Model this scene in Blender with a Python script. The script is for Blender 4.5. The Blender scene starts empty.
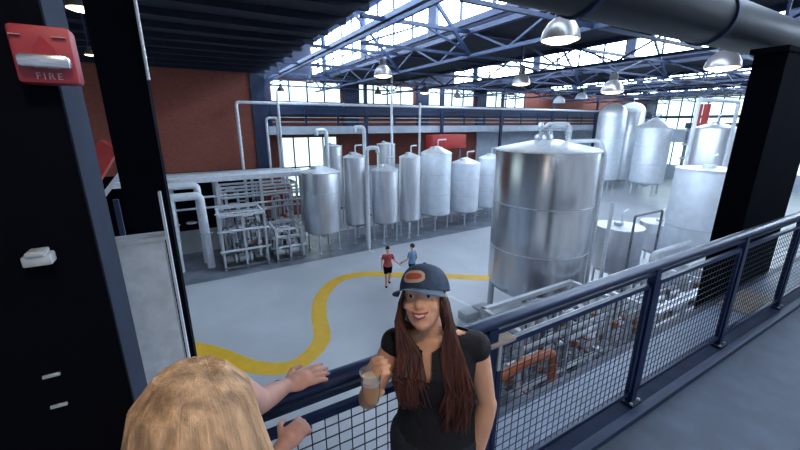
import bpy, bmesh, math, random
from mathutils import Vector, Matrix, noise
random.seed(7)
V = Vector
S = bpy.context.scene
COL = S.collection
PI = math.pi
# ------------------------------------------------------------ survey of the place
# x runs along the guard rail, y across the hall, z up; hall floor z=0, mezzanine deck z=4.5
FPX = 365.0; PIT = math.atan(.28); YAW = math.radians(60.2); EYE = 6.4; DK = 4.5
_c, _s = math.cos(YAW), math.sin(YAW)
FW = V((_c*math.cos(PIT), _s*math.cos(PIT), -math.sin(PIT)))
RT = V((_s, -_c, 0)); UP = V((_c*math.sin(PIT), _s*math.sin(PIT), math.cos(PIT)))
E0 = V((0, 0, EYE))
def ray(x, y): return FW + RT*((x-400)/FPX) + UP*((225-y)/FPX)
def onz(x, y, z):
    r = ray(x, y); return E0 + r*((z-EYE)/r.z)
def ony(x, y, Y):
    r = ray(x, y); return E0 + r*(Y/r.y)
def onx(x, y, X):
    r = ray(x, y); return E0 + r*(X/r.x)
def zat(px, py, X, Y):
    r = ray(px, py); d = X*_c + Y*_s; return EYE + r.z*d/(r.x*_c + r.y*_s)
def dep(X, Y, Z): return (V((X, Y, Z))-E0).dot(FW)

# ------------------------------------------------------------ materials
def mat(name, col, rough=.6, metal=0., var=.0, scale=6., bump=0., emit=None, es=0., stretch=None, col2=None, spec=.5, coat=0.):
    m = bpy.data.materials.new(name); m.use_nodes = True
    nt = m.node_tree; b = nt.nodes['Principled BSDF']
    b.inputs['Base Color'].default_value = (*col, 1); b.inputs['Roughness'].default_value = rough
    b.inputs['Metallic'].default_value = metal; b.inputs['Specular IOR Level'].default_value = spec
    if coat: b.inputs['Coat Weight'].default_value = coat
    if emit:
        b.inputs['Emission Color'].default_value = (*emit, 1); b.inputs['Emission Strength'].default_value = es
    if var or bump or col2:
        tc = nt.nodes.new('ShaderNodeTexCoord'); mp = nt.nodes.new('ShaderNodeMapping')
        nt.links.new(tc.outputs['Object'], mp.inputs[0])
        if stretch: mp.inputs['Scale'].default_value = stretch
        n = nt.nodes.new('ShaderNodeTexNoise'); n.inputs['Scale'].default_value = scale; n.inputs['Detail'].default_value = 5
        nt.links.new(mp.outputs[0], n.inputs[0])
        if var or col2:
            r = nt.nodes.new('ShaderNodeValToRGB')
            c2 = col2 or tuple(max(0, c*(1-var)) for c in col); c1 = tuple(min(1, c*(1+var*.6)) for c in col)
            r.color_ramp.elements[0].position = .35; r.color_ramp.elements[1].position = .68
            r.color_ramp.elements[0].color = (*c2, 1); r.color_ramp.elements[1].color = (*c1, 1)
            nt.links.new(n.outputs[0], r.inputs[0]); nt.links.new(r.outputs[0], b.inputs['Base Color'])
        if bump:
            bp = nt.nodes.new('ShaderNodeBump'); bp.inputs['Strength'].default_value = bump; bp.inputs['Distance'].default_value = .02
            nt.links.new(n.outputs[0], bp.inputs['Height']); nt.links.new(bp.outputs[0], b.inputs['Normal'])
    return m
def brick_mat(name):
    m = mat(name, (.3, .08, .05), .85); nt = m.node_tree; b = nt.nodes['Principled BSDF']
    tc = nt.nodes.new('ShaderNodeTexCoord'); sp = nt.nodes.new('ShaderNodeSeparateXYZ'); cb = nt.nodes.new('ShaderNodeCombineXYZ')
    ad = nt.nodes.new('ShaderNodeMath'); ad.operation = 'ADD'
    nt.links.new(tc.outputs['Object'], sp.inputs[0]); nt.links.new(sp.outputs['X'], ad.inputs[0]); nt.links.new(sp.outputs['Y'], ad.inputs[1])
    nt.links.new(ad.outputs[0], cb.inputs['X']); nt.links.new(sp.outputs['Z'], cb.inputs['Y'])
    br = nt.nodes.new('ShaderNodeTexBrick'); br.inputs['Scale'].default_value = 4
    br.inputs['Color1'].default_value = (.26, .075, .048, 1); br.inputs['Color2'].default_value = (.22, .05, .035, 1)
    br.inputs['Mortar'].default_value = (.20, .10, .08, 1); br.inputs['Mortar Size'].default_value = .012
    nt.links.new(cb.outputs[0], br.inputs[0]); nt.links.new(br.outputs[0], b.inputs['Base Color'])
    return m
M = {}
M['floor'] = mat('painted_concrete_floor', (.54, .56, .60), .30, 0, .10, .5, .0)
M['pad'] = mat('dark_floor_coating', (.20, .23, .28), .4, 0, .35, 1.2)
M['yellow'] = mat('yellow_floor_paint', (.85, .50, .03), .5, 0, .08, 3)
M['white_paint'] = mat('white_floor_paint', (.75, .78, .8), .5, 0, .1, 5)
M['brick'] = brick_mat('red_brick')
M['roof'] = mat('dark_roof_decking', (.008, .012, .030), .9, 0, .3, 3, .2)
M['navy'] = mat('navy_painted_steel', (.012, .026, .075), .5, .1, .25, 5)
M['navy_light'] = mat('lighter_blue_painted_steel', (.020, .040, .10), .55, .1, .2, 4)
M['black'] = mat('black_painted_steel', (.0035, .004, .008), .9, 0, .2, 6, spec=.03)
M['bluelit'] = mat('column_blue_lit_side', (.007, .016, .045), .85, 0, .25, 14)  # blue of the light on the column's side face put into its colour
M['rail'] = mat('blue_rail_paint', (.008, .022, .085), .36, .1, .1, 8)
M['wire'] = mat('dark_welded_wire', (.010, .016, .028), .5, .2)
M['deck'] = mat('deck_coating', (.088, .115, .175), .62, 0, .18, 5, .15)
M['steel'] = mat('brushed_stainless', (.70, .71, .74), .24, 1.0, .14, 3, .0, stretch=(1, 1, .15))
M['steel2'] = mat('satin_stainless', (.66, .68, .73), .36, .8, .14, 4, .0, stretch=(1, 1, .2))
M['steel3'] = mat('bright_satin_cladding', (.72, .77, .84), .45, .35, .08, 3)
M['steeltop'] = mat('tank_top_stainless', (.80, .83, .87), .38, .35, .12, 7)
M['pipe'] = mat('white_insulated_pipe', (.72, .75, .80), .45, .15, .10, 6)
M['pipe2'] = mat('stainless_pipe', (.60, .63, .68), .35, .6)
M['dpipe'] = mat('dull_machine_steel', (.22, .23, .26), .5, .5, .4, 6)
M['orange'] = mat('orange_hose_rubber', (.55, .14, .05), .5, 0, .2, 8)
M['brass'] = mat('copper_fittings', (.45, .20, .10), .4, .6, .2, 8)
M['redpaint'] = mat('red_painted_steel', (.45, .035, .03), .5, 0, .15, 8)
M['wall'] = mat('pale_wall_cladding', (.42, .48, .56), .6, 0, .1, 2)
M['greywall'] = mat('grey_partition_paint', (.60, .62, .66), .7, 0, .12, 12, .1)
M['pane'] = mat('daylit_frosted_glass', (.8, .9, .95), .3, 0, emit=(.74, .94, .93), es=1.25)
M['skyl'] = mat('daylit_monitor_glass', (.8, .9, 1), .3, 0, emit=(.68, .83, 1.0), es=14.0)
M['lamp'] = mat('lamp_lens_glow', (1, .95, .85), .3, 0, emit=(1, .80, .52), es=5)
M['shade'] = mat('spun_aluminium_shade', (.30, .28, .28), .35, .6)
M['dshade'] = mat('dark_lamp_housing', (.03, .03, .035), .5)
M['duct'] = mat('dark_duct_paint', (.010, .013, .026), .5, .15, .3, 3, .1)
M['pull'] = mat('fire_alarm_red', (.34, .032, .048), .5, 0, .06, 30)
M['pulldark'] = mat('dark_red_reflection', (.30, .015, .025), .5)  # dark tone of a reflection on the red cover
M['chrome'] = mat('silver_handle', (.62, .66, .74), .25, .7, .25, 60, stretch=(1, 1, 6))
M['print'] = mat('white_lettering', (.55, .36, .36), .6)
M['boxgrey'] = mat('grey_junction_box', (.50, .54, .58), .5, .2, .1, 30)
M['ledge'] = mat('blue_lit_ledge', (.22, .28, .40), .5, 0, .12, 6)  # pale blue of the lit ledge put into its colour
M['toe'] = mat('dark_navy_toe_paint', (.010, .020, .06), .75, 0, .2, 8, spec=.2)
M['beige'] = mat('tan_board', (.42, .36, .32), .8, 0, .2, 12)
M['skin'] = mat('skin', (.88, .47, .30), .5, 0, .08, 14)
M['skin_pink'] = mat('fair_skin', (.66, .36, .29), .55, 0, .10, 18)
M['lips'] = mat('lips', (.50, .10, .08), .4)
M['teeth'] = mat('teeth', (.8, .76, .7), .3)
M['eye'] = mat('eye_white', (.7, .68, .65), .2); M['iris'] = mat('dark_iris', (.03, .015, .01), .15)
M['brown_hair'] = mat('long_auburn_brown_hair', (.105, .035, .022), .4, 0, .55, 9, .5, stretch=(5, 5, .6))
M['blonde'] = mat('blonde_hair', (.56, .36, .215), .65, 0, .5, 7, .6, stretch=(6, 6, .5))
M['blacktop'] = mat('black_jersey_cloth', (.010, .010, .014), .8, 0, .2, 30, .2)
M['darkpants'] = mat('dark_denim', (.02, .025, .04), .85, 0, .2, 40)
M['pinktop'] = mat('pale_pink_cloth', (.62, .42, .42), .85, 0, .1, 12, .2)
M['cap'] = mat('navy_cap_cloth', (.03, .06, .12), .75, 0, .35, 30, .2)
M['capbrim'] = mat('highlit_brim_cloth', (.09, .15, .24), .75, 0, .4, 22, .2)  # the brim's pale highlight is put into its colour
M['patch'] = mat('cream_cap_patch', (.60, .50, .40), .8)
M['patchred'] = mat('red_patch_stitching', (.48, .10, .06), .8)
M['redshirt'] = mat('red_shirt_cloth', (.60, .10, .10), .85); M['blueshirt'] = mat('blue_shirt_cloth', (.20, .36, .55), .85)
M['beer'] = mat('amber_beer', (.85, .42, .08), .2); M['foam'] = mat('pale_foam', (.8, .72, .6), .8)
M['dryhair'] = mat('dark_hair', (.03, .02, .02), .6)
def glass(name, col, rough=.05, alpha=.35):
    m = mat(name, col, rough); b = m.node_tree.nodes['Principled BSDF']; b.inputs['Transmission Weight'].default_value = .9
    b.inputs['IOR'].default_value = 1.15; return m
M['cup'] = glass('clear_plastic', (.95, .93, .9))

# ------------------------------------------------------------ mesh builder
class MB:
    def __init__(s): s.v = []; s.f = []; s.sm = []
    def add(s, vs, fs, smooth=False):
        o = len(s.v); s.v += [V(p) for p in vs]; s.f += [tuple(i+o for i in f) for f in fs]; s.sm += [smooth]*len(fs); return s
    def box(s, a, b, rz=0, bev=0):
        a = V(a); b = V(b); c = (a+b)/2; h = V((abs(b.x-a.x), abs(b.y-a.y), abs(b.z-a.z)))/2
        R = Matrix.Rotation(rz, 3, 'Z')
        if bev <= 0:
            P = [c+R@V((sx*h.x, sy*h.y, sz*h.z)) for sx in(-1, 1) for sy in(-1, 1) for sz in(-1, 1)]
            return s.add(P, [(0, 1, 3, 2), (4, 6, 7, 5), (0, 4, 5, 1), (2, 3, 7, 6), (0, 2, 6, 4), (1, 5, 7, 3)])
        bm = bmesh.new(); bmesh.ops.create_cube(bm, size=1)
        for q in bm.verts: q.co = V((q.co.x*2*h.x, q.co.y*2*h.y, q.co.z*2*h.z))
        bmesh.ops.bevel(bm, geom=bm.edges[:], offset=bev, segments=2, affect='EDGES', profile=.5)
        s.bm(bm, Matrix.Translation(c) @ R.to_4x4()); return s
    def bm(s, bm, mx=Matrix.Identity(4), smooth=False):
        bm.verts.index_update(); s.add([mx@q.co for q in bm.verts], [tuple(q.index for q in f.verts) for f in bm.faces], smooth); bm.free(); return s
    def beam(s, p, q, w, h=None):
        "rectangular bar from p to q"
        p = V(p); q = V(q); h = h or w; d = (q-p).normalized(); u = V((0, 0, 1)) if abs(d.z) < .95 else V((0, 1, 0))
        x = d.cross(u).normalized(); y = x.cross(d)
        P = [e+x*(i*w/2)+y*(j*h/2) for e in (p, q) for i, j in((-1, -1), (1, -1), (1, 1), (-1, 1))]
        return s.add(P, [(0, 1, 2, 3), (7, 6, 5, 4), (0, 4, 5, 1), (1, 5, 6, 2), (2, 6, 7, 3), (3, 7, 4, 0)])
    def tube(s, pts, r, n=10, caps=True):
        "pipe through pts with radius r (number or list)"
        pts = [V(p) for p in pts]; N = len(pts); rr = r if isinstance(r, (list, tuple)) else [r]*N
        t0 = (pts[1]-pts[0]).normalized(); u = V((0, 0, 1)) if abs(t0.z) < .9 else V((1, 0, 0)); x = t0.cross(u).normalized()
        vs = []
        for i, p in enumerate(pts):
            a = (pts[i]-pts[i-1]).normalized() if i else t0; b = (pts[i+1]-pts[i]).normalized() if i < N-1 else a
            t = (a+b); t = t.normalized() if t.length > 1e-6 else a
            x = (x-t*x.dot(t)).normalized(); y = t.cross(x); k = 1/max(.5, t.dot(a))
            for j in range(n):
                w = 2*PI*j/n; vs.append(p+(x*math.cos(w)+y*math.sin(w))*rr[i]*(k if k < 1.5 else 1.5))
        fs = [(i*n+j, i*n+(j+1) % n, (i+1)*n+(j+1) % n, (i+1)*n+j) for i in range(N-1) for j in range(n)]
        if caps: fs += [tuple(range(n))[::-1], tuple((N-1)*n+j for j in range(n))]
        return s.add(vs, fs, True)
    def pipe(s, pts, r, n=10, er=None):
        "pipe with rounded elbows"
        pts = [V(p) for p in pts]; er = er or r*2.2; out = [pts[0]]
        for i in range(1, len(pts)-1):
            a = pts[i-1]-pts[i]; b = pts[i+1]-pts[i]; e = min(er, a.length*.45, b.length*.45); a.normalize(); b.normalize()
            p0 = pts[i]+a*e; p2 = pts[i]+b*e
            for k in range(5):
                t = k/4; out.append(p0*(1-t)**2+pts[i]*2*t*(1-t)+p2*t*t)
        out.append(pts[-1]); return s.tube(out, r, n)
    def lathe(s, prof, c=(0, 0, 0), n=32, ax=None):
        "profile [(r, z)] round the z axis through c"
        c = V(c); vs = []; R = ax or Matrix.Identity(3)
        for r, z in prof:
            for j in range(n):
                w = 2*PI*j/n; vs.append(c+R@V((max(r, 1e-4)*math.cos(w), max(r, 1e-4)*math.sin(w), z)))
        K = len(prof); fs = [(i*n+j, i*n+(j+1) % n, (i+1)*n+(j+1) % n, (i+1)*n+j) for i in range(K-1) for j in range(n)]
        if prof[0][0] > 1e-3: fs.append(tuple(range(n))[::-1])
        if prof[-1][0] > 1e-3: fs.append(tuple((K-1)*n+j for j in range(n)))
        return s.add(vs, fs, True)
    def ell(s, c, r, R=None, nu=20, nv=12):
        c = V(c); R = R or Matrix.Identity(3); r = V(r) if not isinstance(r, (int, float)) else V((r, r, r)); vs = []
        for i in range(nv+1):
            t = PI*i/nv
            for j in range(nu):
                w = 2*PI*j/nu; vs.append(c+R@V((r.x*max(math.sin(t), 1e-3)*math.cos(w), r.y*max(math.sin(t), 1e-3)*math.sin(w), -r.z*math.cos(t))))
        fs = [(i*nu+j, i*nu+(j+1) % nu, (i+1)*nu+(j+1) % nu, (i+1)*nu+j) for i in range(nv) for j in range(nu)]
        fs += [tuple(range(nu))[::-1], tuple(nv*nu+j for j in range(nu))]
        return s.add(vs, fs, True)
    def cap(s, p, r0, q, r1, n=14):
        "tapered limb with round ends"
        p = V(p); q = V(q); d = q-p; L = d.length; d.normalize(); pts = []; rr = []
        for k in range(4): a = PI/2*(k/4); pts.append(p-d*r0*math.cos(a)); rr.append(max(r0*math.sin(a), r0*.08))
        pts.append(p); rr.append(r0); pts.append(q); rr.append(r1)
        for k in range(3, -1, -1): a = PI/2*(k/4); pts.append(q+d*r1*math.cos(a)); rr.append(max(r1*math.sin(a), r1*.08))
        return s.tube(pts, rr, n)
    def loft(s, secs, n=24):
        "secs: (centre, rx, ry) stacked ellipses"
        vs = []
        for c, rx, ry in secs:
            for j in range(n):
                w = 2*PI*j/n; vs.append(V(c)+V((rx*math.cos(w), ry*math.sin(w), 0)))
        K = len(secs); fs = [(i*n+j, i*n+(j+1) % n, (i+1)*n+(j+1) % n, (i+1)*n+j) for i in range(K-1) for j in range(n)]
        fs += [tuple(range(n))[::-1], tuple((K-1)*n+j for j in range(n))]
        return s.add(vs, fs, True)
    def mesh(s, name, off=V((0, 0, 0))):
        me = bpy.data.meshes.new(name); me.from_pydata([tuple(p-off) for p in s.v], [], s.f)
        me.polygons.foreach_set('use_smooth', s.sm); me.update()
        bm = bmesh.new(); bm.from_mesh(me); bmesh.ops.recalc_face_normals(bm, faces=bm.faces); bm.to_mesh(me); bm.free()
        return me
    def build(s, name, m, parent=None, off=None):
        "world coordinates in, child local coordinates out"
        if off is None:
            off = V((0, 0, 0))
            if parent is not None:
                q = parent
                while q is not None: off += q.location; q = q.parent
            else:
                xs = [p.x for p in s.v]; ys = [p.y for p in s.v]; zs = [p.z for p in s.v]
                off = V(((min(xs)+max(xs))/2, (min(ys)+max(ys))/2, min(zs)))
        me = s.mesh(name, off); me.materials.append(m if not isinstance(m, str) else M[m])
        try: me.set_sharp_from_angle(angle=math.radians(38))
        except Exception: pass
        o = bpy.data.objects.new(name, me); COL.objects.link(o)
        if parent is not None: o.parent = parent
        else: o.location = off
        return o
def tag(o, label=None, cat=None, group=None, kind=None):
    if label: o['label'] = label
    if cat: o['category'] = cat
    if group: o['group'] = group
    if kind: o['kind'] = kind
    return o
def thing(name, loc, label, cat, group=None, rz=0):
    o = bpy.data.objects.new(name, None); o.location = loc; o.rotation_euler.z = rz; o.empty_display_size = .1
    COL.objects.link(o); return tag(o, label, cat, group)
def struct(name, mb, m, parent=None):
    o = mb.build(name, m, parent, off=V((0, 0, 0)) if parent is None else None)
    if parent is None: o.location = (0, 0, 0); o['kind'] = 'structure'
    return o
def copy_tree(o, loc, label=None, group=None):
    c = o.copy(); COL.objects.link(c); c.location = loc
    if label: c['label'] = label
    if group: c['group'] = group
    for ch in o.children:
        d = ch.copy(); COL.objects.link(d); d.parent = c
        for g in ch.children:
            e = g.copy(); COL.objects.link(e); e.parent = d
    return c

# ============================================================ THE SETTING
FX0, FX1, FY0, FY1 = -9, 50, -3, 26
struct('floor', MB().box((FX0, FY0, -.2), (FX1, FY1, 0)), 'floor')
# darker blotchy strip under the row of tanks and process skids
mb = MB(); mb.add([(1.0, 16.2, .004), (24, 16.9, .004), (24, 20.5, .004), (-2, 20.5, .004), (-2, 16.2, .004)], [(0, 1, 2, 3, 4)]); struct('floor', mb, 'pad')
struct('ceiling', MB().box((FX0, FY0, 9.2), (4.3, FY1, 9.4)), 'roof')
for x0, x1 in((8, 13.3), (20, 25.3), (32, 37.3), (44, 50)):
    struct('ceiling', MB().box((x0, FY0, 9.2), (x1, FY1, 9.4)), 'roof')
# raised roof monitors with glazed sides
wn = 5
for x0, x1 in((4.3, 8), (13.3, 20), (25.3, 32), (37.3, 44)):
    struct('ceiling', MB().box((x0-.1, FY0, 11.5), (x1+.1, FY1, 11.65)), 'roof')
    for xs in(x0, x1):
        e = bpy.data.objects.new('window_%d' % wn, None); COL.objects.link(e); e['kind'] = 'structure'; e.location = (xs, 10, 9.4); wn += 1
        sgn = -.03 if xs == x0 else .03
        MB().box((xs+sgn-.01, FY0, 9.4), (xs+sgn+.01, FY1, 11.5)).build('pane', 'skyl', e)
        f = MB(); f.box((xs-.06, FY0, 9.3), (xs+.06, FY1, 9.48)); f.box((xs-.05, FY0, 11.35), (xs+.05, FY1, 11.5)); f.box((xs-.04, FY0, 10.4), (xs+.02, FY1, 10.47))
        y = FY0
        while y < FY1:
            f.box((xs-.05, y, 9.4), (xs+.02, y+.09, 11.5)); y += 1.45
        y = FY0+2.9
        while y < FY1:
            f.box((xs-.1, y-.15, 9.3), (xs+.02, y+.35, 11.5)); y += 5.8
        f.build('window_frame', 'navy', e)
# purlins on the roof underside
for k, y in enumerate([1.5+1.5*i for i in range(16)]):
    struct('trim_%d' % (10+k), MB().box((FX0, y, 9.02), (4.3, y+.1, 9.2)), 'roof')
# far brick wall, with window openings above the gallery and a tall daylit opening below
wb = [(5.2, 10.05), (11.45, 16.2), (17.6, 22.4), (23.8, 28.7)]
ZB, ZT = 7.76, 9.12
f = MB()
f.box((FX0, FY1, 5.45), (FX1, FY1+.3, ZB)); f.box((FX0, FY1, ZT), (FX1, FY1+.3, 11.6))
xs = [FX0]+[v for w in wb for v in w]+[FX1]
for i in range(0, len(xs), 2): f.box((xs[i], FY1, ZB), (xs[i+1], FY1+.3, ZT))
f.box((FX0, FY1, 0), (5.4, FY1+.3, 5.45)); f.box((9.6, FY1, 0), (FX1, FY1+.3, 5.45)); f.box((5.4, FY1, 0), (9.6, FY1+.3, 1.3))
struct('wall_far', f, 'brick')
def window(n, x0, x1, z0, z1, nx, nz, y=FY1, brace=False):
    e = bpy.data.objects.new('window_%d' % n, None); COL.objects.link(e); e['kind'] = 'structure'; e.location = ((x0+x1)/2, y, z0)
    MB().box((x0, y+.14, z0), (x1, y+.16, z1)).build('pane', 'pane', e)
    g = MB(); t = .09
    for i in range(nx+1):
        x = x0+(x1-x0)*i/nx; g.box((x-t/2, y+.05, z0), (x+t/2, y+.13, z1))
    for i in range(nz+1):
        z = z0+(z1-z0)*i/nz; g.box((x0, y+.05, z-t/2), (x1, y+.13, z+t/2))
    g.build('window_frame', 'navy', e)
    return e
for i, (a, b) in enumerate(wb): window(i+1, a, b, ZB, ZT, 4, 1)
window(20, 5.4, 9.6, 1.3, 5.45, 4, 2)
# brick piers between windows, painted dark
for i, (a, b) in enumerate([(4.3, 5.1), (10.2, 11.3), (16.4, 17.45), (22.6, 23.6)]):
    struct('trim_%d' % (i+30), MB().box((a, 25.75, 6.2), (b, 26, 9.2)), 'navy')
# nearer brick bay on the left, carried above the process area
struct('wall_left', MB().box((FX0-.3, FY0, 0), (FX0, FY1+.3, 11.6)), 'wall')
struct('trim_1', MB().box((FX0, 23.6, 3.75), (3.6, 26, 9.2)), 'brick')
struct('trim_2', MB().box((3.6, 23.5, 3.6), (4.4, 26, 9.2)), 'navy')
struct('trim_3', MB().box((FX0, 25.2, 0), (3.9, 25.9, 3.7)), 'black')  # flat black stands for the dark inside the room openings
struct('trim_51', MB().box((FX0, 25.84, 9.2), (FX1, 25.99, 11.5)), 'roof')  # dark strip put over the skylit wall top for the shade there
# pale cladding on the lower far wall
struct('trim_4', MB().box((22.8, 25.88, 0), (49.9, 26, 5.9)), 'wall')
struct('trim_5', MB().box((9.8, 25.9, 0), (17, 26, 3.2)), 'wall')
# end wall with large windows
f = MB(); f.box((FX1, FY0, 0), (FX1+.3, FY1, 1.6)); f.box((FX1, FY0, 4.2), (FX1+.3, FY1, 5.7)); f.box((FX1, FY0, 9.2), (FX1+.3, FY1, 11.6))
f.box((FX1, 24.9, 0), (FX1+.3, FY1, 11.6)); struct('wall_right', f, 'wall')
e = bpy.data.objects.new('window_21', None); COL.objects.link(e); e['kind'] = 'structure'; e.location = (FX1, 12, 5.7)
g = MB()
for z0, z1 in((5.7, 9.2), (1.6, 4.2)): g.box((FX1+.14, FY0, z0), (FX1+.16, 24.9, z1))
g.build('pane', 'pane', e); g = MB()
for z0, z1 in((5.7, 9.2), (1.6, 4.2)):
    y = 24.9
    while y > FY0:
        g.box((FX1+.02, y-.1, z0), (FX1+.12, y, z1)); y -= 1.3
g.box((FX1+.02, FY0, 6.9), (FX1+.12, 24.9, 7.2)); g.build('window_frame', 'navy_light', e)
# mezzanine deck, its outer ledge and kerb
struct('floor', MB().box((-6, -3, 4.3), (12, 1.42, DK)), 'deck')
struct('trim_6', MB().box((-6, .93, DK), (12, .99, DK+.045), bev=.006), 'navy_light')
struct('trim_7', MB().box((-6, .99, DK), (12, 1.13, DK+.02)), 'toe')
struct('trim_50', MB().box((-6, 1.13, DK), (12, 1.41, DK+.006)), 'ledge')
struct('trim_8', MB().box((-6, 1.40, 4.05), (12, 1.46, DK+.01)), 'navy')

# ============================================================ ROOF STEEL
def truss_y(X, y0, y1, zt, zb, step, label):
    t = thing('roof_truss', (X, y0, zb), label, 'roof truss', 'roof trusses running across the hall')
    MB().beam((X, y0, zt), (X, y1, zt), .16, .14).build('top_chord', 'navy_light' if X < 6 else 'navy', t)
    MB().beam((X, y0, zb), (X, y1, zb), .09, .09).build('bottom_chord', 'navy_light', t)
    y = y0; k = 0
    while y < y1-.1:
        a, b = (zb, zt) if k % 2 == 0 else (zt, zb)
        MB().beam((X, y, a), (X, min(y+step, y1), b), .055).build('brace', 'navy_light' if k % 2 else 'navy', t); y += step; k += 1
    return t
truss_y(5.15, 1.6, 25.7, 9.13, 8.95, 3.2, 'pale-edged steel beam along the near lip of the nearest roof monitor')['category'] = 'roof beam'
for X, lb in((8.1, 'navy steel truss under the far sill of the nearest roof monitor'), (13.2, 'navy steel truss before the second roof monitor'),
             (20.1, 'navy steel truss under the far sill of the second roof monitor'), (25.2, 'navy steel truss before the third roof monitor'),
             (32.1, 'navy steel truss under the far sill of the third roof monitor'), (37.2, 'navy steel truss before the farthest roof monitor')):
    truss_y(X, 1.6, 25.7, 9.12, 8.42, 1.63, lb)
def truss_x(Y, x0, x1, label):
    t = thing('cross_truss', (x0, Y, 8.42), label, 'roof truss', 'roof trusses running the length of the hall')
    MB().beam((x0, Y, 9.1), (x1, Y, 9.1), .1, .1).build('top_chord', 'navy', t)
    MB().beam((x0, Y, 8.44), (x1, Y, 8.44), .075, .075).build('bottom_chord', 'navy_light', t)
    x = x0; k = 0
    while x < x1-.1:
        a, b = (8.44, 9.1) if k % 2 == 0 else (9.1, 8.44)
        MB().beam((x, Y, a), (min(x+1.95, x1), Y, b), .05).build('brace', 'navy_light', t); x += 1.95; k += 1
for Y, lb in((5.6, 'steel truss nearest the mezzanine running the length of the hall'), (9.75, 'pale blue steel truss above the big tank running lengthwise'), (14.2, 'lengthwise steel truss over the yellow floor line'),
             (18.6, 'lengthwise steel truss above the row of silver tanks'), (22.6, 'lengthwise steel truss beside the far gallery')):
    truss_x(Y, 4.4, 48, lb)
# raking struts up into the nearest monitor
for k, (a, b) in enumerate([((5.2, 9.75, 11.3), (8.05, 9.75, 8.5)), ((5.2, 14.2, 11.3), (8.05, 14.2, 8.5)), ((5.2, 5.6, 11.3), (8.05, 5.6, 8.5)),
                            ((17.0, 9.75, 11.3), (20.0, 9.75, 8.5)), ((17.0, 14.2, 11.3), (20.0, 14.2, 8.5))]):
    o = MB().beam(a, b, .09).build('roof_strut', 'navy_light')
    tag(o, ['pale strut raking up into nearest monitor above the big tank', 'pale strut raking up into nearest monitor over the yellow line', 'pale strut raking up into nearest monitor close to the deck',
            'strut in second roof monitor, the nearer one', 'strut in second roof monitor, the farther one'][k], 'strut', 'raking roof struts')
# hall columns along the far gallery
for k, X in enumerate((10.7, 17, 23.1, 29.5, 36, 42)):
    t = thing('gallery_column', (X, 23.3, 0), 'slim navy steel column carrying the far gallery and roof', 'column', 'columns along the far gallery')
    MB().box((X-.1, 23.2, 0), (X+.1, 23.4, 9.1)).build('shaft', 'navy', t)
    MB().box((X-.2, 23.1, 0), (X+.2, 23.5, .04)).build('base_plate', 'navy', t)
# duct
t = thing('air_duct', (6, 1.95, 7.38), 'large dark round air duct running overhead along the railing', 'duct')
DC = (1.95, 7.38); R90 = Matrix.Rotation(PI/2, 3, 'Y')
def ringx(x0, x1, r, mb): return mb.lathe([(r, x0), (r, x1)], (0, DC[0], DC[1]), 40, R90)
ringx(1.2, 4.55, .225, MB()).build('duct_tube', 'duct', t); ringx(4.6, 12, .225, MB()).build('duct_tube', 'duct', t)
for x in(4.55, 2.6): ringx(x, x+.05, .245, MB()).build('flange_ring', 'navy_light', t)
for x in(1.9, 6.5):
    MB().beam((x, 1.95, 7.6), (x, 1.95, 9.2), .03).build('hanger_rod', 'navy', t)
# black pier on the outer ledge
t = thing('pier', (5.9, 1.62, 0), 'wide black pier behind the railing on the right under the duct', 'pier')
MB().box((5.24, 1.49, 0), (6.55, 1.75, 7.08)).build('shaft', 'black', t)
MB().box((5.20, 1.48, 7.08), (6.6, 1.78, 7.13)).build('head_plate', 'black', t)
tag(MB().box((4.75, 1.14, DK+.001), (5.45, 1.40, DK+.018)).build('floor_board', 'beige'), 'flat tan board lying on the ledge in front of the black pier', 'board')

# ============================================================ NEAR COLUMNS, PANEL
t = thing('steel_column', (-.35, .89, DK), 'broad black steel column at left edge with the red fire alarm', 'column')
MB().box((-.62, .80, DK), (-.163, .815, 9.2)).build('front_flange', 'black', t)
MB().box((-.62, .815, DK), (-.165, .985, 9.2)).build('web_plate', 'bluelit', t)
for z in(5.25, 6.9): MB().lathe([(.02, 0), (.02, .012), (.008, .016)], (-.3, .80, z), 12, Matrix.Rotation(PI/2, 3, 'X')).build('bolt', 'black', t)
t = thing('steel_column', (-.32, 3.85, 0), 'tall black steel column standing behind the grey partition', 'column')
MB().box((-.50, 3.62, 0), (-.20, 4.0, 9.2)).build('shaft', 'black', t)
MB().tube([(-.185, 3.6, 6.72), (-.185, 3.6, 9.15)], .012, 8).build('conduit', 'pipe', t)
struct('trim_9', MB().box((-1.6, 3.2, 0), (-.25, 3.34, 5.55), bev=.01), 'greywall')
struct('baseboard_left', MB().box((-1.6, 3.18, 5.54), (-.235, 3.36, 5.57)), 'greywall')
o = MB(); o.box((-.232, 3.2, 0), (-.215, 3.3, 5.9)); tag(o.build('corner_upright', 'pipe'), 'slim pale post at the right edge of the grey partition', 'post')
o = MB(); o.box((-.213, 3.36, 0), (-.185, 3.5, 5.3)); tag(o.build('corner_upright', 'black'), 'slim black strip standing for the dark slot beside the pale post of the grey partition', 'post')  # dark slot drawn as a thin strip, its shade in the colour
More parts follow.
